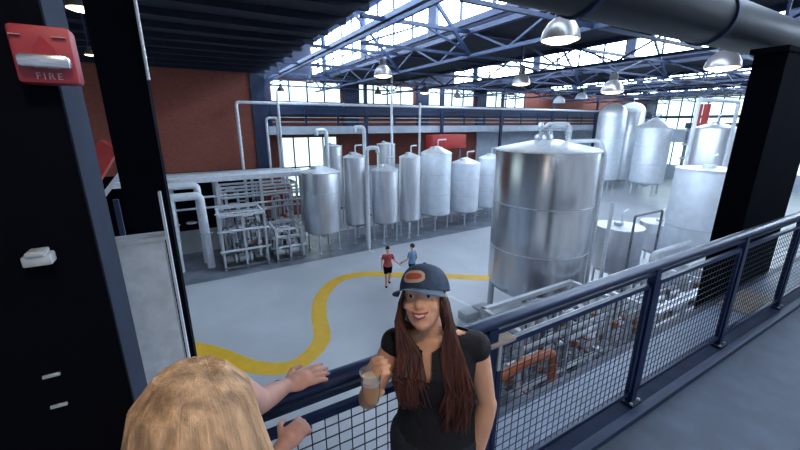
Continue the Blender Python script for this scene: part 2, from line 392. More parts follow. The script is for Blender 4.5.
# objects on the near column
px = lambda x, y, Y: ony(x, y, Y)
t = thing('fire_alarm_station', (-.19, .80, 6.50), 'red fire alarm pull station on the black column at top left', 'fire alarm')
a0 = px(4, 21, .76); a1 = px(83, 85, .76); xa, xb, za, zb = -.2105, -.131, 6.452, 6.548
a0.x -= .003; a1.x -= .003; xa = a0.x; za = min(a1.z, 6.46); zb = px(4, 21, .76).z; xb = a1.x
b = MB(); b.box((xa, .762, za), (xb, .80, zb), bev=.006); b.build('housing', 'pull', t)
w = xb-xa; h = zb-za
MB().box((xa+.05*w, .757, za+.80*h), (xa+.22*w, .7625, za+.815*h)).build('marking', 'print', t)
MB().box((xa+.70*w, .757, za+.80*h), (xa+.92*w, .7625, za+.812*h)).build('marking', 'print', t)
mb = MB(); xc = xa+.53*w
mb.add([(xc-.2*w, .7605, za+.47*h), (xc+.2*w, .7605, za+.47*h), (xc+.17*w, .7605, za+.62*h), (xc, .7605, za+.82*h), (xc-.17*w, .7605, za+.62*h),
        (xc-.2*w, .7635, za+.47*h), (xc+.2*w, .7635, za+.47*h), (xc+.17*w, .7635, za+.62*h), (xc, .7635, za+.82*h), (xc-.17*w, .7635, za+.62*h)],
       [(0, 1, 2, 3, 4), (9, 8, 7, 6, 5), (0, 5, 6, 1), (1, 6, 7, 2), (2, 7, 8, 3), (3, 8, 9, 4), (4, 9, 5, 0)]); mb.build('dark_reflection', 'pulldark', t)  # dark silhouette reflection on the cover, modelled as a flat shape
hd = MB(); hd.box((xa+.10*w, .744, za+.25*h), (xa+.94*w, .762, za+.49*h), bev=.006); hd.build('pull_handle', 'chrome', t)['label'] = 'silver pull handle'
def text(s, size, name, m, parent, loc, rot, ext=.0006):
    cu = bpy.data.curves.new(name, 'FONT'); cu.body = s; cu.size = size; cu.extrude = ext; cu.align_x = 'CENTER'; cu.align_y = 'CENTER'; cu.space_character = 1.35
    o = bpy.data.objects.new(name, cu); COL.objects.link(o); dg = bpy.context.evaluated_depsgraph_get(); me = bpy.data.meshes.new_from_object(o.evaluated_get(dg))
    bpy.data.objects.remove(o); bpy.data.curves.remove(cu)
    q = bpy.data.objects.new(name, me); COL.objects.link(q); me.materials.append(M[m]); q.parent = parent; q.location = V(loc)-parent.location; q.rotation_euler = rot; return q
text('FIRE', .013, 'lettering', 'print', t, (xa+.52*w, .7612, za+.125*h), (PI/2, 0, 0))
p = px(40, 257, .79)
t = thing('junction_box', (p.x, .80, p.z-.01), 'small pale grey fitting on the black column below the fire alarm', 'fitting')
MB().box((p.x-.019, .772, p.z-.011), (p.x+.018, .80, p.z+.007), bev=.003).build('cover', 'boxgrey', t)
MB().box((p.x-.012, .768, p.z+.006), (p.x+.012, .80, p.z+.014), bev=.002).build('latch', 'boxgrey', t)
for (a, b, lb) in((50, 378, 'upper small painted highlight low on the black column'), (58, 408, 'lower small painted highlight low on the black column')):
    p = px(a, b, .79); tag(MB().box((p.x-.012, .795, p.z-.003), (p.x+.012, .80, p.z+.003), bev=.001).build('column_glint', 'boxgrey'), lb, 'highlight')  # small highlights on the column, put in as pale chips

# ============================================================ GUARD RAIL
t = thing('guard_railing', (2.5, 1.05, DK), 'dark blue guard railing with welded wire infill along the deck edge', 'railing')
posts = [-.30, 1.07, 2.46, 3.82, 5.19, 6.56, 7.93]
RX0, RX1 = -.30, 8.5
mb = MB(); n = 14
prof = [(.036*math.cos(2*PI*k/n)*1.0, .026*math.sin(2*PI*k/n)) for k in range(n)]
mb.add([(x, 1.05+a, 5.545+b) for x in(RX0, RX1) for a, b in prof], [(k, (k+1) % n, n+(k+1) % n, n+k) for k in range(n)]+[tuple(range(n)), tuple(range(2*n-1, n-1, -1))], True)
mb.build('handrail', 'rail', t)
MB().box((RX0, 1.035, 5.485), (RX1, 1.065, 5.505)).build('rail_plate', 'navy', t)
for x in posts:
    MB().box((x-.028, 1.028, DK), (x+.028, 1.078, 5.52)).build('post', 'rail', t)
    b = MB().box((x-.06, 1.0, DK+.02), (x+.06, 1.10, DK+.035)).build('foot_plate', 'navy', t)
    for dx in(-.045, .045): MB().lathe([(.010, 0), (.010, .010), (.003, .014)], (x+dx, 1.02, DK+.035), 8).build('bolt', 'boxgrey', b)
for i in range(len(posts)-1):
    x0 = posts[i]+.045; x1 = posts[i+1]-.045; z0, z1 = DK+.10, 5.43; y = 1.05
    f = MB(); f.box((x0, y-.013, z1-.028), (x1, y+.013, z1)); f.box((x0, y-.013, z0), (x1, y+.013, z0+.028)); f.box((x0, y-.013, z0), (x0+.028, y+.013, z1)); f.box((x1-.028, y-.013, z0), (x1, y+.013, z1))
    f.build('panel_frame', 'rail', t)
    wm = MB(); k = 1
    while x0+k*.05 < x1-.03: wm.beam((x0+k*.05, y, z0), (x0+k*.05, y, z1), .0034); k += 1
    k = 1
    while z0+k*.05 < z1-.03: wm.beam((x0, y+.004, z0+k*.05), (x1, y+.004, z0+k*.05), .0034); k += 1
    wm.build('wire_mesh', 'wire', t)
    for xx in(x0-.018, x1+.018):
        for zz in(4.75, 5.3): MB().box((xx-.02, y-.008, zz-.02), (xx+.02, y+.008, zz+.02)).build('clip', 'navy', t)
b = MB().box((1.045, 1.015, 5.432), (1.20, 1.085, 5.452), bev=.004).build('corner_cap', 'beige', t); b['label'] = 'worn tan end cap'
MB().box((1.10, 1.02, 5.30), (1.118, 1.036, 5.43)).build('end_strip', 'boxgrey', t)

# ============================================================ FLOOR MARKINGS
def band(pts, w, z=.006):
    P = []
    n = len(pts)
    for i in range(n-1):
        p0 = V(pts[max(i-1, 0)]); p1 = V(pts[i]); p2 = V(pts[i+1]); p3 = V(pts[min(i+2, n-1)])
        for k in range(8):
            s = k/8; P.append(.5*((2*p1)+(p2-p0)*s+(2*p0-5*p1+4*p2-p3)*s*s+(3*p1-p0-3*p2+p3)*s**3))
    P.append(V(pts[-1])); vs = []
    for i, p in enumerate(P):
        d = (P[min(i+1, len(P)-1)]-P[max(i-1, 0)]).normalized(); nn = V((-d.y, d.x, 0))
        vs += [p+nn*w/2, p-nn*w/2]
    vs = [V((q.x, q.y, z)) for q in vs]
    return MB().add(vs, [(2*i, 2*i+1, 2*i+3, 2*i+2) for i in range(len(P)-1)])
pl = [onz(*q, 0) for q in((150, 349), (185, 347), (215, 353), (250, 366), (285, 368), (308, 357), (322, 338), (319, 315), (322, 296), (338, 280), (366, 274), (400, 275), (440, 276), (486, 278), (560, 280))]
pl = [V((-2.2, 12.3, 0))] + [V((p.x, p.y, 0)) for p in pl]
tag(band(pl, .52).build('floor_line', 'yellow'), 'thick curving yellow walkway line painted on the grey floor', 'floor line')
for a, b, lb in((((369, 250), (375, 252)), 0, 'white floor dash, farther of the pair near the walkers'), (((380, 256), (387, 259)), 0, 'white floor dash, nearer of the pair beside the walkers'), (((449, 296), (470, 306)), 0, 'long white floor dash right of the capped woman')):
    p, q = onz(*a[0], 0), onz(*a[1], 0); d = (q-p).normalized(); n_ = V((-d.y, d.x, 0))*.07
    tag(MB().add([V((c.x, c.y, .007)) for c in(p+n_, p-n_, q-n_, q+n_)], [(0, 1, 2, 3)]).build('floor_dash', 'white_paint'), lb, 'floor marking', 'white floor dashes')

# ============================================================ TANKS
def tank(cx, hw, ytop, ybot, X, Y, label, apex=.35, cone=.35, legs=4, m='steel2', z0=None, z1=None, dome=False, group='silver tanks in the row across the floor', seams=2, hatch=True, name='fermenter_tank', pipe=True):
    r = hw/FPX*dep(X, Y, 3); zt = z1 or zat(cx, ytop, X, Y); zb = z0 if z0 is not None else zat(cx, ybot, X, Y)
    t = thing(name, (X, Y, 0), label, 'tank', group); c = (X, Y, 0)
    MB().lathe([(r, zb), (r, zt-.02), (r*.99, zt)], c, 40).build('tank_body', m, t)
    if dome: prof = [(r*math.cos(a*PI/16), zt+apex*math.sin(a*PI/16)) for a in range(0, 9)]
    else: prof = [(r*1.012, zt-.03), (r*1.012, zt+.02), (r*.9, zt+apex*.22), (r*.12, zt+apex), (0, zt+apex+.01)]
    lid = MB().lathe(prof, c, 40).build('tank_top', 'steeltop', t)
    if hatch:
        hx = X-r*.35; hz = zt+apex*(.62 if not dome else .9)
        MB().lathe([(r*.2, hz-.1), (r*.2, hz+.08), (r*.17, hz+.12), (0, hz+.13)], (hx, Y-.1, 0), 18).build('hatch', 'pipe2', lid)
    if cone: MB().lathe([(r, zb), (r*.86, zb-cone*.35), (r*.15, zb-cone), (r*.15, zb-cone-.12), (0, zb-cone-.13)], c, 32).build('cone_bottom', m, t)
    for k in range(seams):
        z = zb+(zt-zb)*(k+1)/(seams+1); MB().lathe([(r+.0005, z-.02), (r+.012, z-.015), (r+.012, z+.015), (r+.0005, z+.02)], c, 40).build('seam_band', 'pipe2', t)
    if zb > .15:
        for k in range(legs):
            a = PI/4+2*PI*k/legs+.2; lx, ly = X+r*.86*math.cos(a), Y+r*.86*math.sin(a)
            lg = MB().tube([(lx, ly, 0), (lx, ly, zb+.15)], .045 if r < 1.3 else .09, 8).build('leg', 'pipe2', t)
            MB().lathe([(.1, 0), (.1, .025), (.04, .03)], (lx, ly, 0), 10).build('foot', 'pipe2', lg)
    if pipe:
        MB().pipe([(X+r*.1, Y, zt+apex*.8), (X+r*.1, Y, zt+apex+.35), (X+r*.9, Y+.2, zt+apex+.35)], .04, 8).build('vent_pipe', 'pipe', t)
    return t, r, zt, zb
R_ = [('widest squat silver tank, first at the left end of the row', 321.5, 18.5, 172, 229, 5.62, 17.82, .32),
      ('slim silver tank right after the first squat tank', 357, 11, 157, 222, 7.68, 18.3, .25),
      ('squat silver tank third in the row with low cone lid', 381.5, 13.5, 170, 220, 9.08, 17.5, .32),
      ('slim tall silver tank left of the broad pale tank', 409, 10.5, 157, 218, 10.72, 17.6, .25),
      ('broad pale tall tank in the middle of the row', 434.5, 15, 153, 212, 13.03, 18.33, .42),
      ('silver tank second from the big foreground tank in the row', 463, 14, 163, 209, 15.39, 18.38, .35),
      ('last tank of the row, partly hidden by the big foreground tank', 488, 12, 158, 205, 17.93, 18.82, .3)]
for i, (lb, cx, hw, yt, yb, X, Y, ap) in enumerate(R_):
    tank(cx, hw, yt, yb, X, Y, lb, ap, .3, 4, 'steel3' if i > 3 else 'steel2', pipe=i not in(0,))
# two slim tanks behind the row
tank(334, 9, 146, 205, 7.6, 21.4, 'slim silver tank standing behind the first squat tank', .12, .2, 4, 'steel2', group='slim tanks behind the row', pipe=False)
tank(390, 9, 144, 205, 11.1, 21.2, 'slim silver tank standing behind the middle of the row', .12, .2, 4, 'steel2', group='slim tanks behind the row', pipe=False)
# white goosenecks over the first tanks
def pipething(pts, r, label, m='pipe', cat='pipe', name='process_pipe', group='pale process pipes', flanges=(), n=10, er=None):
    mb = MB().pipe(pts, r, n, er)
    t = thing(name, mb.v[0].copy(), label, cat, group); mb.build('pipe_run', m, t)
    for (p, d) in flanges:
        Rm = V((0, 0, 1)).rotation_difference(V(d)).to_matrix(); MB().lathe([(r*1.5, -.02), (r*1.5, .02)], p, 14, Rm).build('flange', 'pipe2', t)
    return t
def P(x, y, Y): return ony(x, y, Y)
def riser(px_, ytop, Y, hook, label, r=.10, zbot=3.9):
    p = P(px_, ytop, Y); a = V((p.x, Y, zbot)); b = V((p.x, Y, p.z)); c = V((p.x+hook, Y, p.z)); d = V((p.x+hook, Y, p.z-.25))
    return pipething([a, b, c, d], r, label, flanges=[((p.x, Y, zbot+.4), (0, 0, 1))])
riser(326, 130, 17.9, -.5, 'pale gooseneck pipe rising above the first squat tank', zbot=4.2)
riser(364, 127, 18.9, -.55, 'pale gooseneck pipe above the slim second tank', zbot=0.)
riser(366.5, 148, 16.6, .6, 'pale hooked pipe between the second and third tanks', zbot=0.)
riser(391.5, 52, 19.3, .01, 'tallest thin white pole rising from behind the tank row', .07, 0.)
riser(420, 104, 20.2, .01, 'thin white pole rising beside the pale broad tank', .07, 0.)
riser(436, 148, 19.6, .5, 'short bent pipe on top behind the broad pale tank', .07, 0.)
# ---- the big foreground tank
bx, by = 9.9, 7.9
br = 1.56; bzt = zat(550, 150, bx, by)+.02; bzb = 1.2
t = thing('brewing_tank', (bx, by, 0), 'huge polished steel tank in the foreground with conical top', 'tank')
MB().lathe([(br, bzb), (br, bzt-.02), (br*.995, bzt)], (bx, by, 0), 96).build('tank_body', 'steel', t)
for z in(bzb+1.25, bzb+2.75): MB().lathe([(br+.0005, z-.02), (br+.010, z-.012), (br+.010, z+.012), (br+.0005, z+.02)], (bx, by, 0), 96).build('seam_band', 'pipe2', t)
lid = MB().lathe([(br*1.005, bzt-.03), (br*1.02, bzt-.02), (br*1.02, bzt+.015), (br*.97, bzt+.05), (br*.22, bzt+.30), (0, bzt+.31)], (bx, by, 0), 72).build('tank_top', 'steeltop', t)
MB().lathe([(.28, bzt+.26), (.28, bzt+.40), (.24, bzt+.46), (0, bzt+.48)], (bx-.1, by+.1, 0), 24).build('hatch', 'pipe2', lid)
MB().lathe([(br, bzb), (br*.93, bzb-.2), (br*.2, bzb-.95), (.2, bzb-1.1), (0, bzb-1.11)], (bx, by, 0), 72).build('cone_bottom', 'steel', t)
for k in range(4):
    a = PI/4+PI/2*k; lg = MB().tube([(bx+br*.9*math.cos(a), by+br*.9*math.sin(a), 0), (bx+br*.9*math.cos(a), by+br*.9*math.sin(a), bzb+.1)], .11, 12).build('leg', 'steel2', t)
    MB().lathe([(.2, 0), (.2, .03), (.1, .04)], (bx+br*.9*math.cos(a), by+br*.9*math.sin(a), 0), 14).build('foot', 'pipe2', lg)
# pipework on its top and down its right side
zt = bzt
dirn = V((_s, -_c, 0))          # to the right as seen from the deck
q0 = V((bx, by, 0))
def bt(u, w, z): return q0+dirn*u+V((_c, _s, 0))*w+V((0, 0, z))
MB().pipe([bt(-.15, -.1, zt+.3), bt(-.15, -.1, zt+.78), bt(.55, -.1, zt+.78), bt(.55, -.1, zt+.25), bt(1.25, -.7, zt+.3), bt(1.42, -.8, zt-.1), bt(1.42, -.8, .6)], .06, 12).build('down_pipe', 'pipe', t)
MB().pipe([bt(.1, .1, zt+.25), bt(.1, .1, zt+.7), bt(.8, .3, zt+.7), bt(.8, .3, zt+.15)], .05, 10).build('vent_pipe', 'pipe', t)
MB().pipe([bt(-.35, -.2, zt+.25), bt(-.35, -.2, zt+.62), bt(.3, -.2, zt+.62)], .045, 10).build('spray_pipe', 'pipe2', t)
for u in(-.15, .55): MB().lathe([(.11, -.03), (.11, .03)], bt(u, -.1, zt+.5), 14).build('flange', 'pipe2', t)
MB().lathe([(.08, 0), (.08, .16), (.05, .2), (0, .21)], bt(-.35, -.2, zt+.62), 12).build('valve', 'pipe2', t)
# ---- right-hand group
def tk(cx, hw, ytop, ybot, X, Y, label, **k): return tank(cx, hw, ytop, ybot, X, Y, label, group='silver tanks at the far right', **k)
tk(604, 12.5, 116, 178, 35.9, 21.6, 'bright domed tower tank, first of the far right group', m='steel3', apex=1.2, dome=True, cone=.3, hatch=False, pipe=False)
tk(623, 11.5, 112, 178, 38.9, 21.5, 'bluish tall tank directly behind the bright domed tower tank', m='steel2', apex=.9, dome=True, cone=.3, hatch=False)
tk(643, 15, 128, 181, 36.6, 18.0, 'tall silver tank on short legs, nearest the end wall shelving', m='steel3', apex=.9, dome=False, cone=.4)
tk(715, 17, 128, 190, 24.3, 9.0, 'tall silver tank beside the black pier, the farther one', m='steel2', apex=.3, z0=.8)
tk(712, 27, 169, 190, 16.5, 6.0, 'wide pale tank next to the black pier, the nearer one', m='steel3', apex=.12, z0=.5, seams=1)
tk(616, 22, 226, 260, 14.2, 7.6, 'squat open-piped kettle just right of the big tank', m='steel2', apex=.18, z0=.9, name='kettle_tank')
tk(660, 17, 222, 245, 18.4, 8.1, 'squat kettle behind the first kettle, near the pale wide tank', m='steel2', apex=.16, z0=.8, name='kettle_tank')
pipething([(13.1, 6.55, 0), (13.1, 6.55, 3.3), (14.9, 6.55, 3.3), (14.9, 6.55, 0)], .04, 'thin dark hoop pipe over the nearer kettle', 'dpipe', group=None)
pipething([(17.7, 7.2, 0), (17.7, 7.2, 2.9), (19.3, 7.2, 2.9), (19.3, 7.2, 0)], .04, 'thin dark hoop pipe over the farther kettle', 'dpipe', group=None)
a = P(602, 268, 6.6); b = P(613, 202, 6.6)
pipething([(a.x, 6.6, .0), (a.x, 6.6, a.z), (b.x, 6.6, b.z)], .06, 'slim upright pale pipe beside the big tank', flanges=[((a.x, 6.6, a.z), (0, 0, 1))])
# white pipe gantry at the far right
def gant(Y, x0, x1, y0, y1, lb, r=.10):
    A = P(x0, y1, Y); B = P(x0+6, y0+5, Y); C_ = P(x1, y0, Y); D = P(x1-3, y1+10, Y)
    pipething([(A.x, Y, 0), (A.x, Y, B.z), (D.x, Y, B.z), (D.x, Y, 0)], r, lb)
gant(8.0, 693, 733, 94, 130, 'white square pipe loop standing before the end windows', .085)
for x, lb, m in((700, 'red upright pipe in front of the end windows, left', 'redpaint'), (708, 'red upright pipe in front of the end windows, right', 'redpaint')):
    p = P(x, 104, 13.5); tag(MB().tube([(p.x, 13.5, 0), (p.x, 13.5, p.z)], .22, 12).build('upright_pipe', m), lb, 'pipe')
# low rack with shelves near the end wall
t = thing('pipe_rack', (41, 15.5, 0), 'grey multi-level pipe rack near the end wall windows', 'pipe rack')
for x, y in((38, 12.8), (38, 16), (44, 12.8), (44, 16)): MB().box((x-.08, y-.08, 0), (x+.08, y+.08, 6.2)).build('post', 'dpipe', t)
for z in(2.2, 3.4, 4.6, 5.8): 
    for y in(12.8, 13.8, 14.9, 16): MB().tube([(37.6, y, z), (44.4, y, z)], .12, 8).build('pipe_run', 'pipe2', t)
MB().box((37.8, 12.6, 5.95), (44.2, 16.2, 6.4)).build('platform', 'navy_light', t)
# gallery across the far end of the tank row
t = thing('far_gallery', (26, 24.4, 6.1), 'long dark blue gallery walkway with railings along the far brick wall', 'gallery')
MB().box((4.4, 23.45, 5.95), (49.8, 25.7, 6.2)).build('walkway_slab', 'navy_light', t)
MB().box((4.4, 23.42, 5.7), (49.8, 23.45, 6.19)).build('fascia', 'wall', t)
tag(MB().box((4.4, 25.3, 6.9), (49.8, 25.99, 7.65)).build('service_tray', 'navy'), 'long dark navy service tray fixed below the far windows', 'tray')
rl = thing('gallery_railing', (26, 23.5, 6.2), 'navy guard rail with pale horizontal bars on the far gallery', 'railing')
x = 4.6
while x < 49: MB().box((x-.06, 23.48, 6.203), (x+.06, 23.57, 7.3)).build('post', 'navy', rl); x += 2.1
for z in(6.45, 6.72, 7.0): MB().box((4.6, 23.5, z-.025), (49, 23.54, z+.025)).build('rail_bar', 'boxgrey' if z < 7 else 'navy_light', rl)
MB().box((4.6, 23.48, 7.25), (49, 23.56, 7.33)).build('top_rail', 'navy_light', rl)
A = P(236, 103, 22.9)
pipething([(A.x, 22.9, 0), (A.x, 22.9, 7.5), (40, 22.9, 7.5)], .085, 'long white pipe running along the gallery and down beside the brick', flanges=[((A.x, 22.9, 5.6), (0, 0, 1)), ((9, 22.9, 7.5), (1, 0, 0))])
A = P(266, 118, 22.8)
pipething([(A.x, 22.8, 0), (A.x, 22.8, A.z), (A.x+.6, 22.8, A.z), (A.x+.6, 22.8, 0)], .075, 'pale narrow upside-down U pipe in front of the dark wall pier')
pipething([(4.9, 22.7, 0), (4.9, 22.7, 8.2)], .07, 'short pale vertical pipe standing beside the U pipe')
# brick-red header boxes on the lower far wall
tag(MB().box((15.5, 22.3, 4.55), (18.6, 23.2, 5.55), bev=.03).build('brick_red_tank', 'redpaint'), 'long rust-red box tank behind the right end of the tank row', 'box tank')
for x in(15.8, 18.3): tag(MB().box((x-.06, 22.6, 0), (x+.06, 22.8, 4.55)).build('support_post', 'dpipe'), 'slim steel post holding up the rust-red box tank', 'post', 'posts under the red box tank')
# ============================================================ PROCESS SKID ON THE LEFT
t = thing('pipe_rack', (1.6, 20, 0), 'long pale pipe rack with many lines below the brick wall on the left', 'pipe rack')
for x in(-1.0, 1.0, 3.0, 5.0):
    for y in(19.4, 22.4): MB().box((x-.07, y-.07, 0), (x+.07, y+.07, 3.8)).build('post', 'pipe2', t)
MB().box((-3, 19.2, 3.72), (5.5, 19.55, 3.95)).build('cable_tray', 'pipe', t)
MB().box((-3, 21.0, 3.72), (5.2, 22.5, 3.84)).build('walkway', 'boxgrey', t)
for y, z, r in((19.9, 3.85, .08), (20.3, 3.85, .06), (20.7, 3.85, .09), (19.4, 3.0, .05), (19.35, 2.5, .05)):
    MB().tube([(-2.5, y, z), (5.4, y, z)], r, 8).build('pipe_run', 'pipe', t)
# big hooked insulated pipes
for k, (x, y, z, rr, lb) in enumerate([(0.05, 17.9, 3.35, .17, 'fat white insulated pipe hooking down at left of the skid, nearer'), (-.45, 18.7, 3.7, .15, 'fat white insulated pipe hooking down at left of the skid, farther')]):
    pipething([(x-1.0, y, 0), (x-1.0, y, z), (x+.15, y, z), (x+.22, y, 0)] if k == 0 else [(x-1.0, y, 0), (x-1.0, y, z), (x+.6, y, z), (x+.6, y, 0)], rr, lb, er=.2, flanges=[((x-1.0, y, z-1.2), (0, 0, 1)), ((x+.19, y, z-1.7), (0, 0, 1))], n=14)
def skid(name, x0, x1, y0, y1, h, label, seed, rowz=(.9, 1.8, 2.6), pumps=3, up=9, cat='process skid'):
    rnd = random.Random(seed); t = thing(name, ((x0+x1)/2, (y0+y1)/2, 0), label, cat)
    MB().box((x0, y0, .06), (x1, y1, .16)).build('base_frame', 'dpipe', t)
    for x in(x0+.06, (x0+x1)/2, x1-.06):
        for y in(y0+.06, y1-.06): MB().box((x-.045, y-.045, 0), (x+.045, y+.045, h)).build('post', 'pipe2', t)
    fr = MB()
    for y in(y0+.06, y1-.06): fr.beam((x0, y, h), (x1, y, h), .1)
    for x in(x0+.06, x1-.06): fr.beam((x, y0, h), (x, y1, h), .1)
    fr.build('top_frame', 'pipe', t)
    for z in rowz:
        y = y0+rnd.uniform(-.05, .25); MB().tube([(x0-.1, y, z), (x1+.1, y, z)], rnd.uniform(.035, .07), 8).build('pipe_run', 'pipe', t)
    for k in range(up):
        x = x0+.2+(x1-x0-.4)*rnd.random(); y = rnd.uniform(y0+.1, y1-.1); za = rnd.uniform(.2, .8); zb_ = rnd.uniform(h*.55, h*.97); dx = rnd.choice((-.45, .4, .6))
        MB().pipe([(x, y, za), (x, y, zb_), (min(max(x+dx, x0), x1), y, zb_), (min(max(x+dx, x0), x1), y, zb_-rnd.uniform(.4, 1.2))], rnd.uniform(.03, .06), 8).build('branch_pipe', rnd.choice(('pipe2', 'pipe2', 'pipe', 'dpipe')), t)
        vz = rnd.uniform(za+.3, zb_-.2); v = MB().lathe([(.09, -.09), (.11, 0), (.09, .09)], (x, y, vz), 10).build('valve', rnd.choice(('brass', 'dpipe', 'pipe2')), t)
        MB().tube([(x, y-.1, vz), (x, y-.26, vz), (x+.14, y-.26, vz)], .014, 6).build('valve_handle', rnd.choice(('redpaint', 'dpipe')), v)
    for k in range(pumps):
        x = x0+(x1-x0)*(k+.5)/pumps; y = y0+.35
        p = MB().lathe([(.1, -.32), (.19, -.28), (.19, .1), (.1, .14)], (x, y, .42), 16, Matrix.Rotation(PI/2, 3, 'Y')).build('pump_motor', rnd.choice(('dpipe', 'pipe2')), t)
        MB().lathe([(.16, .14), (.22, .18), (.22, .26), (.1, .3)], (x, y, .42), 16, Matrix.Rotation(PI/2, 3, 'Y')).build('pump_housing', 'pipe2', p)
    return t
skid('process_skid', .75, 2.7, 17.0, 18.9, 2.5, 'crowded steel piping skid with pumps right of the fat white pipes', 3, up=14)
skid('process_skid', 1.1, 4.9, 19.7, 21.0, 3.3, 'tall pipe skid inside the pale rack behind the crowded skid', 21, rowz=(1.2, 2.1, 2.8, 3.1), up=22, pumps=4)
skid('process_skid', 3.0, 4.35, 16.9, 18.6, 1.6, 'low valve skid between the pipe rack and the first squat tank', 5, rowz=(.7, 1.2), up=12, pumps=2)
tag(MB().box((3.4, 21.2, 2.1), (5.0, 21.9, 2.9), bev=.03).build('red_box', 'redpaint'), 'red rectangular box hanging in the pipe rack left of the tanks', 'box')
# skids seen through the wire mesh under the big tank
skid('process_skid', 5.3, 8.5, 4.35, 5.6, 2.3, 'dense piping skid below the railing, seen through the mesh nearest the woman', 11, rowz=(.9, 1.5, 1.9, 2.3), up=30, pumps=3)
skid('process_skid', 9.1, 12.2, 3.7, 5.5, 2.1, 'piping skid below the railing right of the big tank', 12, rowz=(.9, 1.5, 2.1), up=26, pumps=4)
skid('process_skid', 13.2, 15.4, 3.2, 4.9, 2.0, 'piping skid below the railing near the black pier', 14, up=18, pumps=2)
pipething([(4.0, 4.0, 0), (4.05, 4.0, 1.85), (4.9, 4.02, 2.0), (5.9, 4.05, 1.95), (6.1, 4.05, 0)], .09, 'orange hose low behind the wire mesh beside the woman', 'orange', 'hose', 'product_hose', None)
for i, (x, y, lb) in enumerate(((7.1, 6.5, 'pale drum behind the mesh at left foot of the big tank'), (7.95, 6.3, 'pale drum behind the mesh beside the big tank leg, right of the other'))):
    t = thing('drum', (x, y, 0), lb, 'drum', 'pale drums on the hall floor')
    MB().lathe([(.28, 0), (.29, .03), (.29, .85), (.28, .88)], (x, y, 0), 24).build('drum_body', 'steel3', t)
    for z in(.3, .6): MB().lathe([(.288, z-.02), (.30, z), (.288, z+.02)], (x, y, 0), 24).build('hoop', 'pipe2', t)
    MB().lathe([(.27, .88), (.27, .90), (0, .905)], (x, y, 0), 24).build('lid', 'steeltop', t)
pipething([(5.2, 5.85, 0), (5.2, 5.85, 1.7), (12.4, 5.85, 1.7), (12.4, 5.85, 0)], .05, 'thin white pipe running level below the railing right of the big tank')
pipething([(12.7, 5.6, 0), (12.7, 5.6, 2.3), (15.1, 5.6, 2.3)], .09, 'upper of two fat white pipes near the nearer wide tank', group=None)
pipething([(13.0, 5.2, 0), (13.0, 5.2, 2.0), (15.3, 5.2, 2.0)], .09, 'lower of two fat white pipes near the nearer wide tank', group=None)
for i, (q, lb) in enumerate((((468, 318), 'small grey block on the floor left of the big tank'), ((482, 313), 'grey block on the floor touching the big tank foot side'))):
    p = onz(*q, 0); tag(MB().box((p.x-.28, p.y-.22, 0), (p.x+.28, p.y+.22, .28), bev=.03).build('floor_block', 'boxgrey'), lb, 'block')

# ============================================================ PENDANT LAMPS
def pendant(px_, py_, halfw, Y, label, m='shade', top=9.2, lit=True, k=1.0):
    p = P(px_, py_, Y); r = halfw/FPX*dep(*p); x, y, z = p
    t = thing('pendant_lamp', (x, y, z), label, 'lamp', 'pendant lamps hanging from the roof')
    mb = MB().lathe([(r, 0), (r*1.04, 0), (r*1.04, .05*r), (r*.95, .45*r), (r*.7, .85*r), (r*.35, 1.12*r), (r*.32, 1.1*r), (r*.66, .82*r), (r*.9, .43*r), (r*.98, .04*r)], (x, y, z), 36)
    mb.build('lamp_shade', m, t)
    MB().lathe([(r*.34, 1.05*r), (r*.38, 1.1*r), (r*.36, 1.75*r), (r*.15, 1.9*r), (0, 1.9*r)], (x, y, z), 20).build('lamp_housing', 'dshade', t)
    if lit: MB().lathe([(0, -.20*r), (r*.6, -.16*r), (r*.96, -.02*r), (r*.96, .18*r), (r*.5, .22*r), (0, .22*r)], (x, y, z), 28).build('lamp_lens', 'lamp', t)
    MB().tube([(x, y, z+1.85*r), (x, y, top)], .018, 6).build('hanger_rod', 'navy_light', t)
    return t
pendant(560, 40, 18, 4.3, 'largest glowing dome lamp hanging near the top centre right')
pendant(722, 68, 14.5, 3.2, 'glowing dome lamp between the dark duct and the black pier', )
pendant(521, 84, 8.5, 9.0, 'lit lamp with tall dark housing above the big tank', top=9.2)
pendant(383, 76, 9, 12.0, 'lit lamp hanging above the left end of the tank row', top=9.15)
pendant(612, 92, 10, 9.5, 'lit lamp hanging above the bright domed tower tank')
pendant(425, 93, 5, 19.5, 'small lit lamp in front of the second far window')
for x, y, lb in((281, 91, 'small dark lamp in front of the first far window, left'), (378, 94, 'small dark lamp in front of the second far window, left'), (457, 97, 'small dark lamp in front of the third far window'),
                (511, 95, 'small dark lamp before the fourth far window'), (310, 83, 'small dark lamp in front of the first far window, right')):
    pendant(x, y, 3.6, 21.0, lb, 'dshade', lit=False)
for x, y, lb in((559, 103, 'small white dome lamp by the brick wall, left'), (581, 99, 'small white dome lamp by the brick wall, right')): pendant(x, y, 5.5, 17.3, lb, 'pipe', lit=False)
t = thing('pendant_lamp', (.1, -.7, 8.0), 'added unseen dome lamp over the mezzanine deck, warming the two women', 'lamp', 'pendant lamps hanging from the roof')  # lamp added out of view to warm the two women
MB().lathe([(.3, 0), (.31, .02), (.28, .14), (.2, .26), (.1, .33), (0, .34)], (.1, -.7, 8.0), 30).build('lamp_shade', 'shade', t)
MB().tube([(.1, -.7, 8.3), (.1, -.7, 9.2)], .015, 6).build('hanger_rod', 'navy_light', t)
MB().lathe([(0, -.03), (.2, -.02), (.29, .0), (.27, .06), (0, .07)], (.1, -.7, 8.0), 24).build('lamp_lens', 'lamp', t)
L_ = bpy.data.lights.new('added_deck_fill', 'POINT'); L_.energy = 45; L_.color = (1, .80, .60); L_.shadow_soft_size = .12  # bulb of the added lamp, a warm fill on the women
lo = bpy.data.objects.new('added_deck_fill', L_); COL.objects.link(lo); lo.location = (.1, -.7, 7.8)
